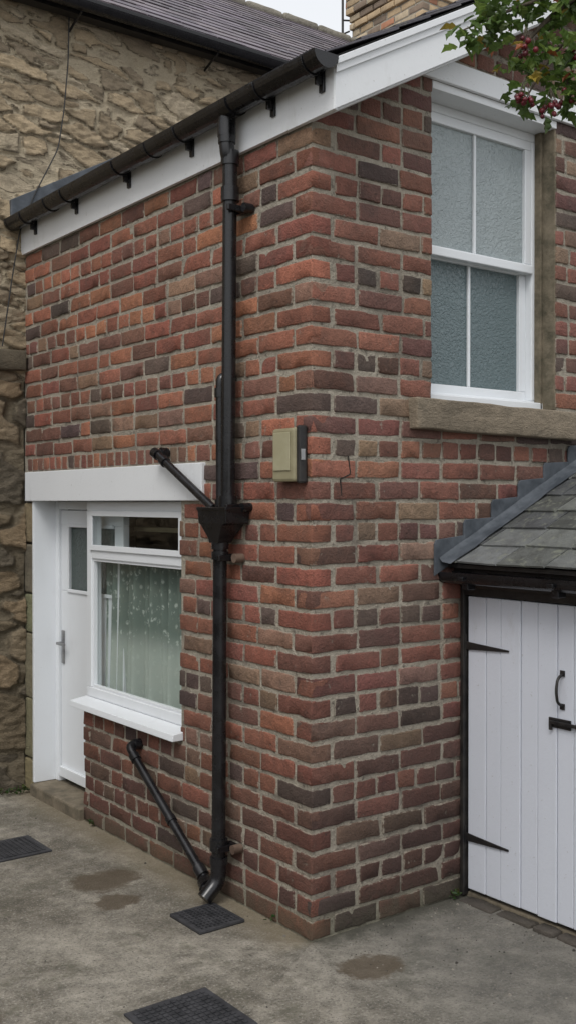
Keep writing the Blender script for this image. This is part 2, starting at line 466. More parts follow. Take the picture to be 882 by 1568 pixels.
def gring(mb,yb,hw,r0,r1):
    n=12
    for i in range(n):
        a0=math.pi+math.pi*i/n; a1=math.pi+math.pi*(i+1)/n; q=[]
        for y in (yb-hw,yb+hw):
            for (a,r) in ((a0,r0),(a1,r0),(a1,r1),(a0,r1)): q.append((GX+r*math.cos(a),y,GZ+r*math.sin(a)))
        mb.add(q,[(0,1,2,3),(7,6,5,4),(0,4,5,1),(1,5,6,2),(2,6,7,3),(3,7,4,0)])
for k,yb in enumerate([-.10,.22,.85,1.45,2.05,2.6]):
    mb=MB(); gring(mb,yb,.014,GR+.001,GR+.006)
    mb.box((-.034,yb-.014,GZ-GR-.055),(-.0225,yb+.014,GZ-.01))
    mb.box((-.06,yb-.008,GZ-GR-.03),(-.034,yb+.008,GZ-GR+.005))
    mb.build('gutter_bracket',BLACK,brick_house,bevel=.002)
for yb in (1.15,2.3):
    mb=MB(); gring(mb,yb,.045,GR,GR+.005); mb.build('gutter_union',BLACK,brick_house)
mb=MB(); gring(mb,.48,.07,GR,GR+.007); mb.build('gutter_outlet',BLACK,brick_house)
prism('lead_abutment_flashing',[(-.10,3.475),(2.9,3.475+3.0*sl),(2.9,3.62+3.0*sl),(-.10,3.59)],2.79,2.835,LEAD,brick_house,bevel=.004)
prism('lead_roof_edge',[(-.075,3.475),(.10,3.475+.175*sl+.012),(.10,3.50+.175*sl+.022),(-.075,3.505)],1.7,2.785,LEAD,brick_house,bevel=.004)

# ---- ground-floor window/door in side wall ----
box('lintel_board',(-.018,.787,1.77),(.03,2.79,1.945),PAINT,brick_house,.004)
wz0,wz1=.68,1.77
w=[]
w.append(((.05,1.0,wz0),(.115,2.09,.735))); w.append(((.05,1.0,1.715),(.115,2.09,1.768)))
w.append(((.05,1.0,.735),(.115,1.06,1.715))); w.append(((.05,2.035,.735),(.115,2.09,1.715)))
w.append(((.05,1.06,1.45),(.115,2.035,1.50)))
boxes('window_frame_side',w,UPVC,brick_house,.005)
w=[]
for (a,b,z0,z1) in ((1.058,2.037,1.498,1.717),):
    t=.03
    w+= [((.04,a,z0),(.048,b,z0+t)),((.04,a,z1-t),(.048,b,z1)),((.04,a,z0+t),(.048,a+t,z1-t)),((.04,b-t,z0+t),(.048,b,z1-t))]
boxes('window_casement_side',w,UPVC,brick_house,.002)
a,b,z0,z1,t=1.06,2.035,.735,1.45,.014
boxes('window_beads_side',[((.058,a,z0),(.085,b,z0+t)),((.058,a,z1-t),(.085,b,z1)),((.058,a,z0+t),(.085,a+t,z1-t)),((.058,b-t,z0+t),(.085,b,z1-t))],UPVC,brick_house,.002)
m=MB()
for (x,a,b,z0,z1) in ((.078,1.05,2.04,.73,1.452),(.066,1.05,2.04,1.5,1.72)):
    m.add([(x,a,z0),(x,a,z1),(x,b,z1),(x,b,z0)],[(0,1,2,3)])
m.build('window_panes_side',GLASS,brick_house)
mbs=MB(); pf=[(-.055,.632),(.118,.632),(.118,.679),(.048,.679),(-.05,.664)]
vs=[(x,.985,z) for x,z in pf]+[(x,2.10,z) for x,z in pf]; n=5
mbs.add(vs,[tuple(range(n)),tuple(range(2*n-1,n-1,-1))]+[(i,i+n,(i+1)%n+n,(i+1)%n) for i in range(n)])
mbs.build('window_sill_side',UPVC,brick_house,bevel=.003)
mb=MB(); nu,nv=220,20; vs=[]
for i in range(nu+1):
    for j in range(nv+1):
        y=1.02+1.06*i/nu; z=.69+.76*j/nv
        amp=1.35-.4*j/nv
        vs.append((.155+amp*(.019*math.sin(y*70+math.sin(z*3+y*5)*.9)+.013*math.sin(y*31+1+z)),y,z))
mb.add(vs,[(i*(nv+1)+j,(i+1)*(nv+1)+j,(i+1)*(nv+1)+j+1,i*(nv+1)+j+1) for i in range(nu) for j in range(nv)])
mb.build('net_curtain',LACE,brick_house,smooth=True)
boxes('room_back',[((.75,.3,0.01),(.8,2.8,2.6)),((.22,.25,.01),(.8,.3,2.6)),((.2,.3,1.86),(.8,2.8,1.9))],DARK,brick_house,0)
box('room_ceiling_rail',(.30,1.0,1.60),(.34,2.0,1.625),CREAM,brick_house,.002)
boxes('door_frame',[((-.004,2.69,.07),(.2,2.715,1.77)),((.135,2.645,.07),(.2,2.69,1.77)),((.135,1.98,1.72),(.2,2.645,1.768))],UPVC,brick_house,.003)
boxes('door_leaf',[((.15,1.85,.10),(.19,2.64,1.23)),((.15,1.85,1.63),(.19,2.64,1.715)),((.15,2.53,1.23),(.19,2.64,1.63)),((.15,1.85,1.23),(.19,1.95,1.63))],UPVC,brick_house,.004)
boxes('door_beads',[((.14,1.95,1.225),(.151,2.54,1.245)),((.14,1.95,1.615),(.151,2.54,1.635)),((.14,2.52,1.245),(.151,2.54,1.615)),((.13,1.98,.105),(.149,2.63,.165))],UPVC,brick_house,.003)
box('door_pane',(.165,1.94,1.23),(.172,2.54,1.63),FROSTD,brick_house,0)
STEEL=simple('steel_handle',(.25,.25,.26),(.4,.4,.4),.3,20,metal=.8)
boxes('door_handle',[((.138,2.585,.79),(.149,2.615,.99)),((.10,2.592,.905),(.138,2.608,.922)),((.10,2.50,.905),(.112,2.608,.922))],STEEL,brick_house,.004)
box('door_step',(-.03,2.035,-.02),(.2,2.70,.068),STONE,brick_house,.01)
box('hall_back',(.24,2.1,.0),(.26,2.84,1.86),DARK,brick_house,0)
mj=MB(); z=0
while z<1.76:
    h=min(U(.2,.42),1.765-z)
    if 1.765-z-h<.08: h=1.765-z
    rbox(mj,(0.0,2.718,z+.004),(.25,.13,h-.008),.012,(.22*U(.8,1.2),.17*U(.8,1.2),.11),amp=.004,depthaxis=0,freq=14); z+=h
mj.build('stone_door_jamb',BLOCK,brick_house,smooth=True)

# ---- sash window in gable ----
F=UPVC; y0,y1=.115,.185
X0,X1,Z0,Z1=.66,1.50,2.225,3.565
boxes('sash_outer_frame',[((X0,y0,Z0),(X1,y1,Z0+.035)),((X0,y0,Z1-.04),(X1,y1,Z1)),((X0,y0,Z0+.035),(X0+.04,y1,Z1-.04)),((X1-.04,y0,Z0+.035),(X1,y1,Z1-.04))],F,brick_house,.005)
zm=2.90
def sash(a,b,z0,z1,yf,name,mt):
    t=.045; c=(a+b)/2-.01
    boxes(name,[((a,yf,z0),(b,yf+.035,z0+t)),((a,yf,z1-t),(b,yf+.035,z1)),((a,yf,z0+t),(a+t,yf+.035,z1-t)),((b-t,yf,z0+t),(b,yf+.035,z1-t)),
      ((c-.008,yf+.006,z0+t),(c+.008,yf+.02,z1-t))],F,brick_house,.004)
    box(name+'_pane',(a+.03,yf+.018,z0+.03),(b-.03,yf+.024,z1-.03),mt,brick_house,0)
sash(X0+.04,X1-.04,zm-.02,Z1-.04,.118,'sash_upper',FROSTU)
sash(X0+.04,X1-.04,Z0+.035,zm+.02,.153,'sash_lower',FROSTL)
box('sash_meeting_rail',(X0+.04,.105,zm-.022),(X1-.04,.118,zm+.018),F,brick_house,.004)
box('sash_sill',(X0,.075,2.212),(X1,.115,2.248),F,brick_house,.005)
box('window_reveal',(1.495,.004,2.21),(1.515,.19,3.60),REVEAL,brick_house,.004)
box('window_reveal_post',(1.478,.075,2.21),(1.4945,.114,3.565),REVEAL,brick_house,.004)
ms=MB(); rbox(ms,(.53,-.055,2.075),(1.10,.20,.135),.010,(.22,.18,.13),amp=.003,depthaxis=1,freq=14,step=.03)
ms.build('stone_window_sill',BLOCK,brick_house,smooth=True)

# ---------------- drainpipe ----------------
dp=empty('drainpipe'); px=-.065
tube('outlet',[(GX,.48,3.41),(GX,.48,3.30)],.038,BLACK,dp)
tube('swan_neck',[(GX,.48,3.36),(GX,.48,3.27),(px,.482,3.22),(px,.482,3.1)],.033,BLACK,dp,.03)
tube('upper_pipe',[(px,.482,3.2),(px,.50,1.70)],.031,BLACK,dp)
for z in (3.36,3.24,3.085): collar('pipe_socket',(px if z<3.3 else GX,.482,z),.040,.06,BLACK,dp)
collar('hopper_socket',(px,.50,1.765),.041,.05,BLACK,dp)
def loft(name,rings,mat,parent,bevel=.003):
    mb=MB(); vs=[]
    for (cx,cy,z,hx,hy) in rings: vs+=[(cx-hx,cy-hy,z),(cx+hx,cy-hy,z),(cx+hx,cy+hy,z),(cx-hx,cy+hy,z)]
    fs=[(3,2,1,0)]
    for k in range(len(rings)-1):
        o=k*4
        for i in range(4): fs.append((o+i,o+(i+1)%4,o+4+(i+1)%4,o+4+i))
    o=(len(rings)-1)*4; fs.append((o,o+1,o+2,o+3))
    mb.add(vs,fs); return mb.build(name,mat,parent,bevel=bevel)
hy=.535
loft('hopper_head',[(px,.56,1.585,.036,.036),(px,.555,1.605,.04,.042),(px,hy+.01,1.665,.058,.085),(px,hy,1.672,.06,.108),(px,hy,1.725,.062,.112),(px,hy,1.73,.066,.117),(px,hy,1.742,.066,.117),(px,hy,1.742,.058,.109),(px,hy,1.70,.055,.105)],BLACK,dp)
tube('lower_pipe',[(px,.56,1.62),(px,.575,.12)],.031,BLACK,dp)
for z in (1.575,1.53): collar('lower_socket',(px,.56,z),.0385,.035,BLACK,dp)
collar('lower_socket_low',(px,.573,.26),.040,.05,BLACK,dp); collar('lower_socket_low2',(px,.573,.19),.040,.03,BLACK,dp)
tube('shoe',[(px,.575,.2),(px,.575,.10),(px-.075,.575,.035)],.035,BLACK,dp,.04)
for (yy,z) in ((.486,3.02),(.50,1.74),(.56,1.52),(.573,.25)):
    mb=MB(); mb.box((-.03,yy-.075,z-.017),(-.003,yy+.0,z+.017)); mb.box((px-.04,yy-.05,z-.014),(px+.04,yy-.034,z+.014))
    mb.build('pipe_clip',BLACK,dp,bevel=.004)
    tube('clip_boss',[(-.045,yy-.075,z),(0.0,yy-.075,z)],.02,BLACK if z>1.6 else RUST,dp)
tube('waste_stub',[(.02,.555,2.31),(px-.0,.555,2.31),(px,.555,2.25),(px,.553,1.73)],.022,BLACK,dp,.035)
collar('waste_elbow_socket',(px,.555,2.24),.028,.04,BLACK,dp); collar('waste_elbow_ring',(-.02,.555,2.31),.028,.03,BLACK,dp,(1,0,0))
collar('waste_socket2',(px,.553,1.76),.028,.03,BLACK,dp)
wp=empty('waste_pipe')
tube('diagonal_pipe',[(.02,1.12,2.0),(-.062,1.12,2.0),(-.062,1.06,1.965),(-.062,.62,1.735)],.019,BLACK,wp,.03)
collar('elbow_ring',(-.02,1.12,2.0),.026,.035,BLACK,wp,(1,0,0)); collar('elbow_socket',(-.062,1.045,1.957),.025,.035,BLACK,wp,(0,-.44,-.23))
collar('elbow_front',(-.062,1.12,1.995),.026,.04,BLACK,wp,(0,1,0.4))
wp2=empty('waste_pipe')
tube('diagonal_pipe',[(.02,1.39,.545),(-.065,1.39,.545),(-.065,1.34,.505),(-.065,.68,.075),(-.10,.64,.045)],.021,BLACK,wp2,.03)
collar('elbow_ring',(-.02,1.39,.545),.028,.035,BLACK,wp2,(1,0,0)); collar('elbow_socket',(-.065,1.325,.495),.027,.035,BLACK,wp2,(0,-.66,-.43))
collar('joint',(-.065,.98,.27),.026,.03,BLACK,wp2,(0,-.66,-.43)); collar('end_socket',(-.065,.72,.10),.029,.05,BLACK,wp2,(0,-.66,-.43))
collar('end_elbow',(-.075,.66,.06),.034,.05,BLACK,wp2,(.3,1,.2))

mbx=empty('wall_mounted_box')
box('cream_cover',(-.050,.045,1.845),(-.012,.20,2.062),CREAM,mbx,.012)
box('cream_face_panel',(-.055,.075,1.89),(-.0505,.185,2.045),CREAM2,mbx,.004)
box('black_backplate',(-.045,.022,1.838),(-.001,.0448,2.07),IRON,mbx,.008)
box('grey_catch',(-.04,.014,1.93),(-.02,.0215,1.975),STEEL,mbx,.002)

# ---------------- ground ----------------
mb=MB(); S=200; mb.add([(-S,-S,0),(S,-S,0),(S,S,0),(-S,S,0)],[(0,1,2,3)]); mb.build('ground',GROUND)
def grate(name,cx,cy,sx,sy,slots,z=.004):
    e=empty(name)
    mb=MB(); t=.014
    mb.box((cx-sx/2,cy-sy/2,0.001),(cx+sx/2,cy+sy/2,z)); mb.build('pan',DARK,e)
    mb=MB()
    for a in ((cx-sx/2,cy-sy/2,cx+sx/2,cy-sy/2+t),(cx-sx/2,cy+sy/2-t,cx+sx/2,cy+sy/2),(cx-sx/2,cy-sy/2+t,cx-sx/2+t,cy+sy/2-t),(cx+sx/2-t,cy-sy/2+t,cx+sx/2,cy+sy/2-t)):
        mb.box((a[0],a[1],.002),(a[2],a[3],z+.010))
    nx=slots
    for i in range(1,nx):
        x=cx-sx/2+sx*i/nx; mb.box((x-.004,cy-sy/2+t,.0045),(x+.004,cy+sy/2-t,z+.008))
    ny=int(slots*sy/sx)
    for i in range(1,ny):
        y=cy-sy/2+sy*i/ny; mb.box((cx-sx/2+t,y-.0035,.0045),(cx+sx/2-t,y+.0035,z+.0072))
    mb.build('bars',GRATE,e,bevel=.001)
grate('drain_grate',-.205,.45,.22,.24,11)
def cover(name,cx,cy,sx,sy):
    e=empty(name); mb=MB()
    mb.box((cx-sx/2,cy-sy/2,.001),(cx+sx/2,cy+sy/2,.010)); mb.build('frame',GRATE,e,bevel=.002)
    mb=MB(); n=12
    for i in range(n):
        for j in range(n):
            x=cx-sx/2+.02+(sx-.04)*(i+.5)/n; y=cy-sy/2+.02+(sy-.04)*(j+.5)/n; q=(sx-.04)/n*.36
            mb.box((x-q,y-q*.9,.0102),(x+q,y+q*.9,.0145))
    mb.build('tread_studs',GRATE,e,bevel=.001)
cover('manhole_cover',-.72,-.25,.33,.33)
cover('manhole_cover',-.53,1.80,.34,.30)
# loose grit on the yard
mb=MB()
for _ in range(700):
    t=R()
    x,y=(U(-2.2,1.0),U(-1.6,2.6))
    if x>-.03 and y>-.03: continue
    if _%3==0: x,y=(U(0,.8),-abs(random.gauss(0,.35))-.02)
    s=U(.0015,.0045)*(1.6 if R()<.08 else 1); k=U(.5,1.4); c=(.22*k,.20*k,.17*k) if R()<.7 else (.05,.045,.04)
    P=[(x+s*U(.7,1.3)*math.cos(q*1.2566+t),y+s*U(.7,1.3)*math.sin(q*1.2566+t),0) for q in range(5)]
    Q=[(a*.6+x*.4,b*.6+y*.4,s*U(.6,1)) for a,b,_z in P]
    mb.add(P+Q,[(5,6,7,8,9)]+[(i,(i+1)%5,(i+1)%5+5,i+5) for i in range(5)],c)
mb.build('loose_grit',BLOCK)

# ---------------- lean-to shed ----------------
shed=empty('lean_to_shed'); ss=.486
prism('shed_body',[(.93,-.02),(2.69,-.02),(2.69,1.5+ss*1.93),(.93,1.52)],-1.5,-.006,STONE,shed)
prism('shed_front_head',[(.86,1.36),(.93,1.36),(.93,1.52),(.80,1.47),(.80,1.44)],-1.5,-.006,IRON,shed)
boxes('shed_door_frame',[((.838,-.026,.01),(.93,-.006,1.40)),((.842,-1.36,1.352),(.93,-.026,1.40)),((.842,-1.40,.01),(.93,-1.36,1.40))],IRON,shed,.003)
box('shed_front_pier',(.84,-1.5,0),(.93,-1.40,1.40),STONE,shed,.004)
mb=MB()
for leaf_ in ((.032,.70),(.708,1.355)):
    a=leaf_[0]; ws=[.105,.085,.11,.09,.10,.082,.09]; sc_=(leaf_[1]-leaf_[0])/sum(ws)
    for w_ in ws:
        wd=w_*sc_
        mb.box((.858+U(-.0015,.0015),-(a+wd),.04+U(-.004,.004)),(.885,-(a+.0035),1.345)); a+=wd
mb.build('shed_door_boards',DOORP,shed,bevel=.0035)
box('shed_door_rails',(.884,-1.355,.05),(.9,-.03,1.34),DOORP,shed,0)
def hinge(z,t0,t1):
    m=MB(); pf=[(t0,z-.018),(t0+(t1-t0)*.25,z-.014),(t1,z-.004),(t1,z+.004),(t0+(t1-t0)*.25,z+.014),(t0,z+.018)]
    vs=[(.850,-y,zz) for y,zz in pf]+[(.857,-y,zz) for y,zz in pf]; n=6
    m.add(vs,[tuple(range(n)),tuple(range(2*n-1,n-1,-1))]+[(i,i+n,(i+1)%n+n,(i+1)%n) for i in range(n)])
    m.box((.848,-t0-.0,z-.05),(.857,-t0+.022,z+.05))
    return m.build('door_hinge',IRON,shed,bevel=.0015)
hinge(1.125,.03,.275); hinge(.272,.03,.275)
tube('door_pull',[(.858,-.556,1.065),(.825,-.556,1.05),(.815,-.556,1.0),(.825,-.556,.95),(.858,-.556,.935)],.006,IRON,shed,.02)
boxes('door_pull_plates',[((.853,-.568,1.055),(.858,-.544,1.08)),((.853,-.568,.92),(.858,-.544,.945))],IRON,shed,.002)
boxes('door_bolt',[((.850,-.60,.842),(.857,-.49,.882)),((.838,-.76,.857),(.8495,-.50,.871)),((.845,-.54,.85),(.8495,-.52,.878)),((.845,-.65,.85),(.8495,-.63,.878))],IRON,shed,.002)
box('door_bolt_tail',(.838,-.512,.832),(.8495,-.50,.857),IRON,shed,.002)
box('shed_threshold',(.87,-1.45,-.01),(.93,-.01,.022),STONE,shed,.008)
mt=MB(); t=.03
while t<1.4:
    w=U(.1,.22); rbox(mt,(.80+U(-.01,.01),-(t+w),-.03),(.08,w-.01,.045+U(-.01,.006)),.012,(.07,.06,.05),amp=.006,freq=18,depthaxis=0); t+=w
mt.build('shed_threshold_stones',BLOCK,shed,smooth=True)
slates('shed_roof_slates',(.735,-1.55,1.487),(0,1,0),(1,0,ss),1.54,13,.23,.17,.34,.008,SLATE,shed,(.105,.11,.108),kr=(.6,1.5),jit=.018)
prism('shed_roof_deck',[(.76,1.475),(2.69,1.475+ss*1.93),(2.69,1.492+ss*1.93),(.76,1.492)],-1.53,-.006,IRON,shed)
gutter('shed_gutter',(.748,-1.55,1.452),'y',1.56,.045,BLACK,shed)
for yb in (-.14,-.62,-1.2):
    boxes('shed_gutter_bracket',[((.69,yb-.018,1.425),(.81,yb+.018,1.443)),((.725,yb-.018,1.385),(.775,yb+.018,1.425))],BLACK,shed,.004)
def rz(x): return 1.49+ss*(x-.735)
mb=MB()
step=CH/ss; x=.675; k=0
while x<2.6:
    xa,xb=x,x+step+.02
    zt=rz(xa)+.150
    j1,j2=U(-.006,.006),U(-.006,.006)
    pts=[(xa,rz(xa)-.02),(xb,rz(xb)-.02),(xb,zt+j1),(xa+.012,zt-.008+j2),(xa,zt-.03)]
    yy=-.010-.0015*(k%2)
    n=len(pts)
    vs=[(p,yy,q) for p,q in pts]+[(p,-.002,q) for p,q in pts]
    mb.add(vs,[tuple(range(n)),tuple(range(2*n-1,n-1,-1))]+[(i,i+n,(i+1)%n+n,(i+1)%n) for i in range(n)])
    x+=step; k+=1
mb.build('lead_step_flashing',LEAD,shed,bevel=.0015)
mb=MB(); N=40
vs=[]
for i in range(N+1):
    x=.70+1.9*i/N
    for j,(yy,hh) in enumerate(((-.013,.045),(-.03,.028),(-.06,.025),(-.085,.023))):
        vs.append((x,yy+(.012*mn.noise(Vector((x*9,1,2))) if j==3 else 0),rz(x)+hh+.004*mn.noise(Vector((x*12,yy*30,0)))))
mb.add(vs,[(i*4+j,(i+1)*4+j,(i+1)*4+j+1,i*4+j+1) for i in range(N) for j in range(3)])
mb.build('lead_apron',LEAD,shed,smooth=True)

# ---------------- stone house ----------------
sh=empty('stone_house'); YW=2.84
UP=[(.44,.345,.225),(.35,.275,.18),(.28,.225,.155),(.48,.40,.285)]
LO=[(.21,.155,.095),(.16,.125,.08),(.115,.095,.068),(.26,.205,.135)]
def rubble(name,x0,x1,z0,z1,res,sc,pal_,dep=1.0):
    mb=MB(); nx=int((x1-x0)/res); nz=int((z1-z0)/res)
    for i in range(nx+1):
        for j in range(nz+1):
            x=x0+(x1-x0)*i/nx; z=z0+(z1-z0)*j/nz
            wv=mn.noise_vector(Vector((x*2.2,z*2.2,3)))*.05+mn.noise_vector(Vector((x*12,z*12,5)))*.012
            p=Vector(((x+wv.x)*sc[0],(z+wv.z+.14*x)*sc[1],.37))
            d,pt=mn.voronoi(p,distance_metric='MANHATTAN')
            e=(d[1]-d[0])*.75
            t=min(1,max(0,(e-.03)/.10)); t=t*t*(3-2*t)
            hh=(math.sin(pt[0].x*91.7+pt[0].y*37.3)*43758.5)%1; h2=(hh*17.31)%1
            if hh<.18: t*=.3
            tl=((h2-.5)*(p.y-pt[0].y)+(hh-.5)*(p.x-pt[0].x))*.022
            y=YW-dep*t*(.008+.022*hh+tl)+.009*mn.noise(Vector((x*11,z*20,1)))-.012*t*mn.noise(Vector((x*20,z*50,1)))
            mb.v.append((x,y,z)); mb.e.append(e if hh>.1 else e*.3)
            base=pal_[int(h2*3.99)]
            k=.85+.3*hh; mb.c.append((base[0]*k,base[1]*k,base[2]*k))
    for i in range(nx):
        for j in range(nz):
            a=i*(nz+1)+j; mb.f.append((a,a+nz+1,a+nz+2,a+1))
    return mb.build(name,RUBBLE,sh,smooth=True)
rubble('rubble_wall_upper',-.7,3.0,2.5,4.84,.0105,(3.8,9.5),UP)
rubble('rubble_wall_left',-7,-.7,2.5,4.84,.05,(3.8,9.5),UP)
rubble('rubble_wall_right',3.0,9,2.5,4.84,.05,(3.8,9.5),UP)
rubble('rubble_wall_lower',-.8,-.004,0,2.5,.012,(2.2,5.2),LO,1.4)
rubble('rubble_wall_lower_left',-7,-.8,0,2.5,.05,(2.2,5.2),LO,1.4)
mb=MB(); rbox(mb,(-.34,YW-.075,2.56),(.33,.12,.12),.015,(.12,.10,.07),amp=.006,depthaxis=1,freq=12)
mb.build('projecting_ledge_stone',BLOCK,sh,smooth=True)
boxes('stone_wall_core',[((-7,YW+.06,0),(0,YW+.4,4.9)),((0,YW+.06,0),(9,YW+.4,4.9))],MORTAR,sh,0)
pit=.70
prism('roof_deck',[(2.74,4.86),(5.35,4.86+2.61*pit),(7.96,4.86),(7.96,4.80),(5.35,4.8+2.61*pit),(2.74,4.80)],-7,9,DARK,sh,axis='x')
slates('roof_slates',(-7,2.70,4.845),(1,0,0),(0,1,pit),16,19,.26,.17,.34,.007,SLATE2,sh,(.115,.095,.11),kr=(.6,1.45))
gutter('stone_house_gutter',(-7,2.655,4.845),'x',16,.055,BLACK,sh)
box('eaves_soffit_board',(-7,2.72,4.79),(9,2.80,4.842),IRON,sh,0)
mb=MB(); x=-7
while x<9:
    rbox(mb,(x,5.25,4.86+2.61*pit-.05),(.44,.2,.09),.035,(.24,.22,.18),amp=.006,depthaxis=1,freq=10,step=.1); x+=.45
mb.build('ridge_tiles',BLOCK,sh,smooth=True)
for xx in (.3,1.3,2.2):
    tube('gutter_bracket_stone',[(xx,2.655,4.78),(xx,2.72,4.76),(xx,2.83,4.72)],.008,BLACK,sh)
prism('gable_end',[(2.84,0),(7.8,0),(7.8,4.8),(5.35,4.8+2.5*pit),(2.84,4.8)],8.8,9,MORTAR,sh,axis='x')
mb=MB(); cx0,cx1,cy0,cy1=5.28,6.1,4.80,5.95; zt=7.52; c=.083; z=5.6; i=0
def cpal():
    k=U(.8,1.2); q=R()
    b=(.42,.31,.19) if q<.5 else ((.36,.17,.10) if q<.72 else ((.48,.39,.27) if q<.9 else (.2,.15,.11)))
    return (b[0]*k,b[1]*k,b[2]*k)
while z<zt:
    o=.0
    if z>zt-.35: o=.03
    if z>zt-.18: o=.06
    y=cy0-o+(0 if i%2 else .12)
    if i%2==0: rbox(mb,(cx0-o,cy0-o,z),(.1,.11,c-.016),.008,cpal(),depthaxis=0,step=.1,amp=.003)
    while y<cy1+o-.02:
        w=min(.225,cy1+o-y); rbox(mb,(cx0-o,y,z),(.1,w-.016,c-.016),.008,cpal(),depthaxis=0,step=.1,amp=.003); y+=w
    x=cx0-o+(.235 if i%2==0 else .11)
    if i%2==0: rbox(mb,(cx0-o+.1,cy0-o,z),(.125,.1,c-.016),.008,cpal(),depthaxis=1,step=.1,amp=.003)
    while x<cx1+o-.02:
        w=min(.225,cx1+o-x); rbox(mb,(x,cy0-o,z),(w-.016,.1,c-.016),.008,cpal(),depthaxis=1,step=.1,amp=.003); x+=w
    z+=c; i+=1
CB=M('chimney_brick',.9); cc=CB.mix(1.0,CB.attr(),CB.mix(CB.noise(14,4,.7),g(.5),g(1.4)),'MULTIPLY'); CB.color(cc); CB.bump(CB.noise(60,2,.7),.004,.8)
mb.build('chimney_bricks',CB.m,sh,smooth=True)
boxes('chimney_core',[((cx0+.006,cy0+.006,5.4),(cx1,cy1,zt-.02)),((cx0-.05,cy0-.05,zt-.17),(cx1+.05,cy1+.05,zt-.01))],MORTAR,sh,0)
for yy in (5.1,5.65):
    tube('chimney_pot',[(5.65,yy,zt-.02),(5.65,yy,zt+.35)],.12,COPPER,sh)
ant=empty('tv_antenna')
tube('mast',[(5.2,6.02,6.6),(5.2,6.02,8.2)],.014,IRON,ant)
tube('boom',[(4.9,6.02,8.1),(5.8,6.02,8.1)],.008,IRON,ant)
tube('bracket',[(5.2,6.02,7.3),(5.4,5.9,7.3)],.01,IRON,ant); tube('lower_arm',[(5.05,6.02,7.05),(5.3,6.02,7.2)],.01,IRON,ant)
for xx in (4.95,5.1,5.35,5.5,5.65): tube('element',[(xx,5.87,8.1),(xx,6.17,8.1)],.005,IRON,ant)
cb=empty('wall_cable')
tube('cable',[(.28,2.79,4.80),(.27,2.785,4.5),(.24,2.78,4.2),(.20,2.78,3.95),(.05,2.785,3.65),(-.05,2.785,3.4),(-.10,2.785,3.1),(-.16,2.785,2.7)],.004,CABLE,cb,.05)

# ---------------- hawthorn tree ----------------
tree=empty('hawthorn_tree')
def limb(pts,r0,r1,name='branch'):
    cu=bpy.data.curves.new(name,'CURVE'); cu.dimensions='3D'; cu.bevel_depth=1; cu.bevel_resolution=3; cu.use_fill_caps=True
    sp=cu.splines.new('NURBS'); sp.points.add(len(pts)-1); sp.use_endpoint_u=True; sp.order_u=3
    for i,p in enumerate(pts):
        sp.points[i].co=(*p,1); sp.points[i].radius=r0+(r1-r0)*i/(len(pts)-1)
    o=bpy.data.objects.new(name,cu); col.objects.link(o)
    dg=bpy.context.evaluated_depsgraph_get(); me=bpy.data.meshes.new_from_object(o.evaluated_get(dg)); bpy.data.objects.remove(o)
    me.materials.clear(); me.materials.append(BARK); me.polygons.foreach_set('use_smooth',[True]*len(me.polygons))
    ob=bpy.data.objects.new(name,me); col.objects.link(ob); ob.parent=tree
limb([(.47,-2.12,-.05),(.45,-2.1,.7),(.50,-2.05,1.5),(.42,-2.0,2.3),(.36,-1.95,3.0),(.35,-1.9,3.9)],.085,.03,'trunk')
lb=MB(); bb=MB()
def leaf(p,size,c,droop=.5):
    a=Vector((U(-1,1),U(-1,1),U(-.9,.35)-droop*.4)).normalized(); up=Vector((U(-.6,.6),U(-.6,.6),1)).normalized()
    s=a.cross(up).normalized(); n=s.cross(a)
    pf=[(0,0),(.18,.2),(.36,.42),(.46,.26),(.66,.38),(.74,.18),(1,0)]
    L=[];Rr=[];Mid=[]
    for (u,w) in pf: Mid.append(p+a*u*size-n*.12*size*u*u)
    for (u,w) in pf[1:-1]:
        L.append(p+a*u*size+s*w*size+n*.12*size); Rr.append(p+a*u*size-s*w*size+n*.12*size)
    vs=Mid+L+Rr; fs=[]
    m=7
    fs.append((0,1,m)); fs+= [(i,i+1,m+i,m+i-1) for i in range(1,5)]; fs.append((5,6,m+4))
    q=m+5
    fs.append((0,q,1)); fs+= [(i,q+i-1,q+i,i+1) for i in range(1,5)]; fs.append((5,q+4,6))
    lb.add(vs,fs,c)
def lcol():
    q=R(); k=U(.6,1.4)
    if q<.68: return (.085*k,.145*k,.032*k)
    if q<.93: return (.15*k,.22*k,.05*k)
    if q<.985: return (.36*k,.27*k,.05*k)
    return (.25*k,.08*k,.03*k)
def along(pts,t):
    P=[Vector(p) for p in pts]; n=len(P)-1; f=min(t*n,n-1e-6); i=int(f); return P[i].lerp(P[i+1],f-i)
hang=[
 [(.36,-1.95,3.0),(.10,-1.58,3.30),(-.05,-1.46,3.26),(-.22,-1.33,3.19),(-.31,-1.25,3.15),(-.40,-1.19,3.10)],
 [(.10,-1.58,3.30),(-.08,-1.44,3.16),(-.17,-1.36,3.07),(-.22,-1.32,2.98),(-.25,-1.30,2.91)],
 [(-.05,-1.46,3.26),(-.15,-1.38,3.20),(-.25,-1.27,3.06),(-.27,-1.27,3.02)],
 [(.36,-1.95,3.0),(.15,-1.65,3.20),(-.02,-1.5,3.10),(-.12,-1.40,2.97),(-.16,-1.37,2.90)],
 [(.10,-1.58,3.30),(-.1,-1.40,3.33),(-.24,-1.28,3.26),(-.33,-1.22,3.20)],
]
for h in hang: limb(h,.012,.002)
def scatter(pts,n,t0,sp,s0=.034,s1=.058):
    for _ in range(n):
        t=U(t0,1); p=along(pts,t); q=p+Vector((random.gauss(0,sp),random.gauss(0,sp),random.gauss(0,sp)-.01))
        leaf(q,U(s0,s1),lcol())
scatter(hang[0],120,.35,.028); scatter(hang[1],110,.15,.034); scatter(hang[2],50,.2,.028); scatter(hang[3],140,.3,.036); scatter(hang[4],110,.1,.032)
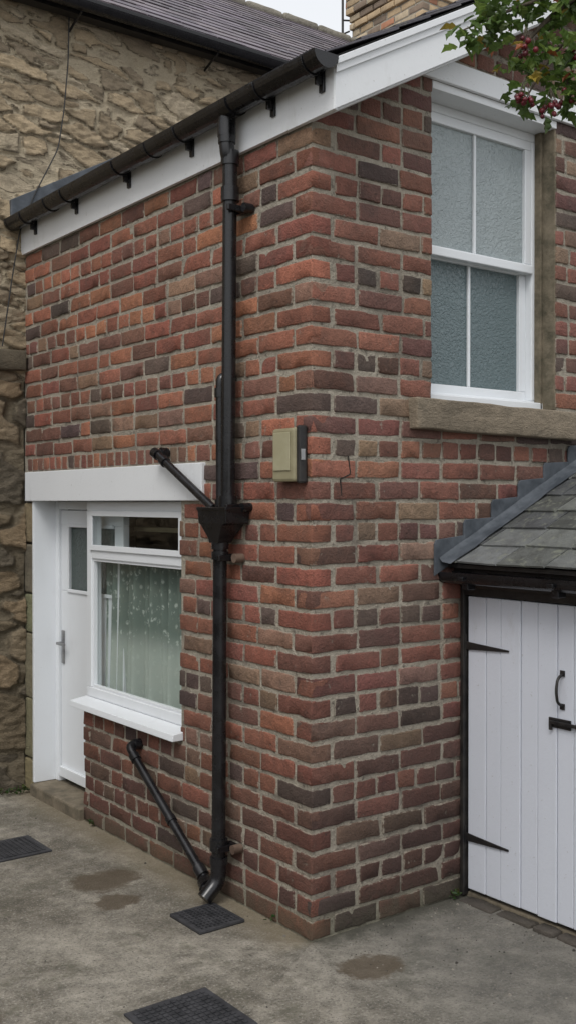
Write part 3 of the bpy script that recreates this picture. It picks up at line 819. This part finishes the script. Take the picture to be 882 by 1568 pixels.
def uvs(p,r,mb):
    vs=[];fs=[]; a,b=8,6
    for i in range(1,b):
        for j in range(a):
            th_=math.pi*i/b; ph=2*math.pi*j/a; vs.append((p[0]+r*math.sin(th_)*math.cos(ph),p[1]+r*math.sin(th_)*math.sin(ph),p[2]+r*math.cos(th_)))
    vs+= [(p[0],p[1],p[2]+r),(p[0],p[1],p[2]-r)]; T=len(vs)-2
    for i in range(b-2):
        for j in range(a): fs.append((i*a+j,(i+1)*a+j,(i+1)*a+(j+1)%a,i*a+(j+1)%a))
    for j in range(a): fs.append((T,j,(j+1)%a)); fs.append((T+1,(b-2)*a+(j+1)%a,(b-2)*a+j))
    mb.add(vs,fs)
for c in [(-.295,-1.335,3.03,9),(-.285,-1.325,2.895,11),(-.23,-1.37,2.865,10),(-.12,-1.40,3.03,6),(-.17,-1.38,2.90,6),(0,-1.5,3.0,6)]:
    for _ in range(c[3]):
        p=(c[0]+random.gauss(0,.014),c[1]+random.gauss(0,.014),c[2]+random.gauss(0,.016))
        uvs(p,U(.0065,.009),bb)
        tube('stalk',[p,(c[0],c[1],c[2]+.06)],.0008,BARK,tree,res=1)
for _ in range(9):
    a=U(0,6.28); rr=U(.4,.85); e=Vector((.38+rr*math.cos(a)*.9,-2.1+rr*math.sin(a)*.8-.1,U(3.2,4.3)))
    if e.x<0 and e.y>-1.9: e.x=.35
    s=Vector((.37,-1.97,U(2.6,3.6))); mid=s.lerp(e,.5)+Vector((0,0,.12)); pts=[s,mid,e]; limb(pts,.02,.004)
    scatter(pts,170,.35,.12,.03,.05)
lb.build('foliage',LEAF,tree); bb.build('berries',BERRY,tree,smooth=True)
lb=MB()
for (cx,cy,n,sp) in ((-.18,2.76,60,.07),(-.05,2.74,40,.03),(-.02,1.9,10,.02),(.80,-.02,14,.02),(-.015,.25,8,.02)):
    for _ in range(n):
        leaf(Vector((cx+random.gauss(0,sp),cy+random.gauss(0,sp*.25),U(.008,.035))),U(.012,.028),(.05*U(.6,1.4),.08*U(.6,1.4),.02),-1.5)
lb.build('joint_weeds',LEAF)

# ---------------- surroundings, added out of view for window reflections and darkening ----------------
gw=empty('unseen_garden_wall')
mb=MB(); z=0
while z<1.9:
    h=.22; y=-9.0
    while y<9:
        w=U(.3,.6); t=U(.7,1.2); rbox(mb,(-6.5,y,z),(.35,w-.012,h-.012),.02,(.2*t,.16*t,.11*t),amp=.006,depthaxis=0,freq=10,step=.15); y+=w
    z+=h
mb.build('stones',BLOCK,gw,smooth=True); box('core',(-6.47,-9,0),(-6.2,9,1.9),MORTAR,gw,0)
hd=empty('unseen_hedge'); lb=MB()
for _ in range(4000):
    y=U(-9,9); p=Vector((-7.3+random.gauss(0,.35),y,1.0+U(0,1.9+.5*mn.noise(Vector((y,0,0)))))); leaf(p,U(.1,.22),(.04*U(.6,1.4),.07*U(.6,1.4),.02))
lb.build('foliage',LEAF,hd)

# ---------------- light ----------------
wld=bpy.data.worlds.new("World"); scene.world=wld; wld.use_nodes=True; nt=wld.node_tree
bg=nt.nodes['Background']; sky=nt.nodes.new('ShaderNodeTexSky'); sky.sky_type='NISHITA'; sky.sun_disc=False
SE=math.radians(52); az=math.atan2(-.80,-.60)
sky.sun_elevation=SE; sky.sun_rotation=az; sky.dust_density=4; sky.air_density=1.2
hs_=nt.nodes.new('ShaderNodeHueSaturation'); hs_.inputs['Saturation'].default_value=.22
mx=nt.nodes.new('ShaderNodeMix'); mx.data_type='RGBA'; mx.inputs[0].default_value=.55; mx.inputs[7].default_value=(8.3,8.5,8.8,1)
nt.links.new(sky.outputs[0],hs_.inputs['Color']); nt.links.new(hs_.outputs[0],mx.inputs[6]); nt.links.new(mx.outputs[2],bg.inputs[0])
bg.inputs[1].default_value=.15
sd=bpy.data.lights.new('sun','SUN'); sd.energy=1.25; sd.angle=math.radians(25); sd.color=(1,.97,.93)
so=bpy.data.objects.new('sun',sd); col.objects.link(so)
dirv=Vector((-.80*math.cos(SE),-.60*math.cos(SE),math.sin(SE)))
so.rotation_euler=dirv.to_track_quat('Z','Y').to_euler()

cd=bpy.data.cameras.new('camera'); cam=bpy.data.objects.new('camera',cd); col.objects.link(cam)
cd.sensor_fit='VERTICAL'; cd.sensor_height=36; cd.lens=36*1611/1568; cd.clip_end=1000; cd.clip_start=.05
cam.location=(-2.597,-3.291,1.76); cam.rotation_euler=(math.radians(90-.5),0,math.radians(-37))
scene.camera=cam
scene.view_settings.view_transform='Standard'; scene.view_settings.look='None'; scene.view_settings.exposure=0
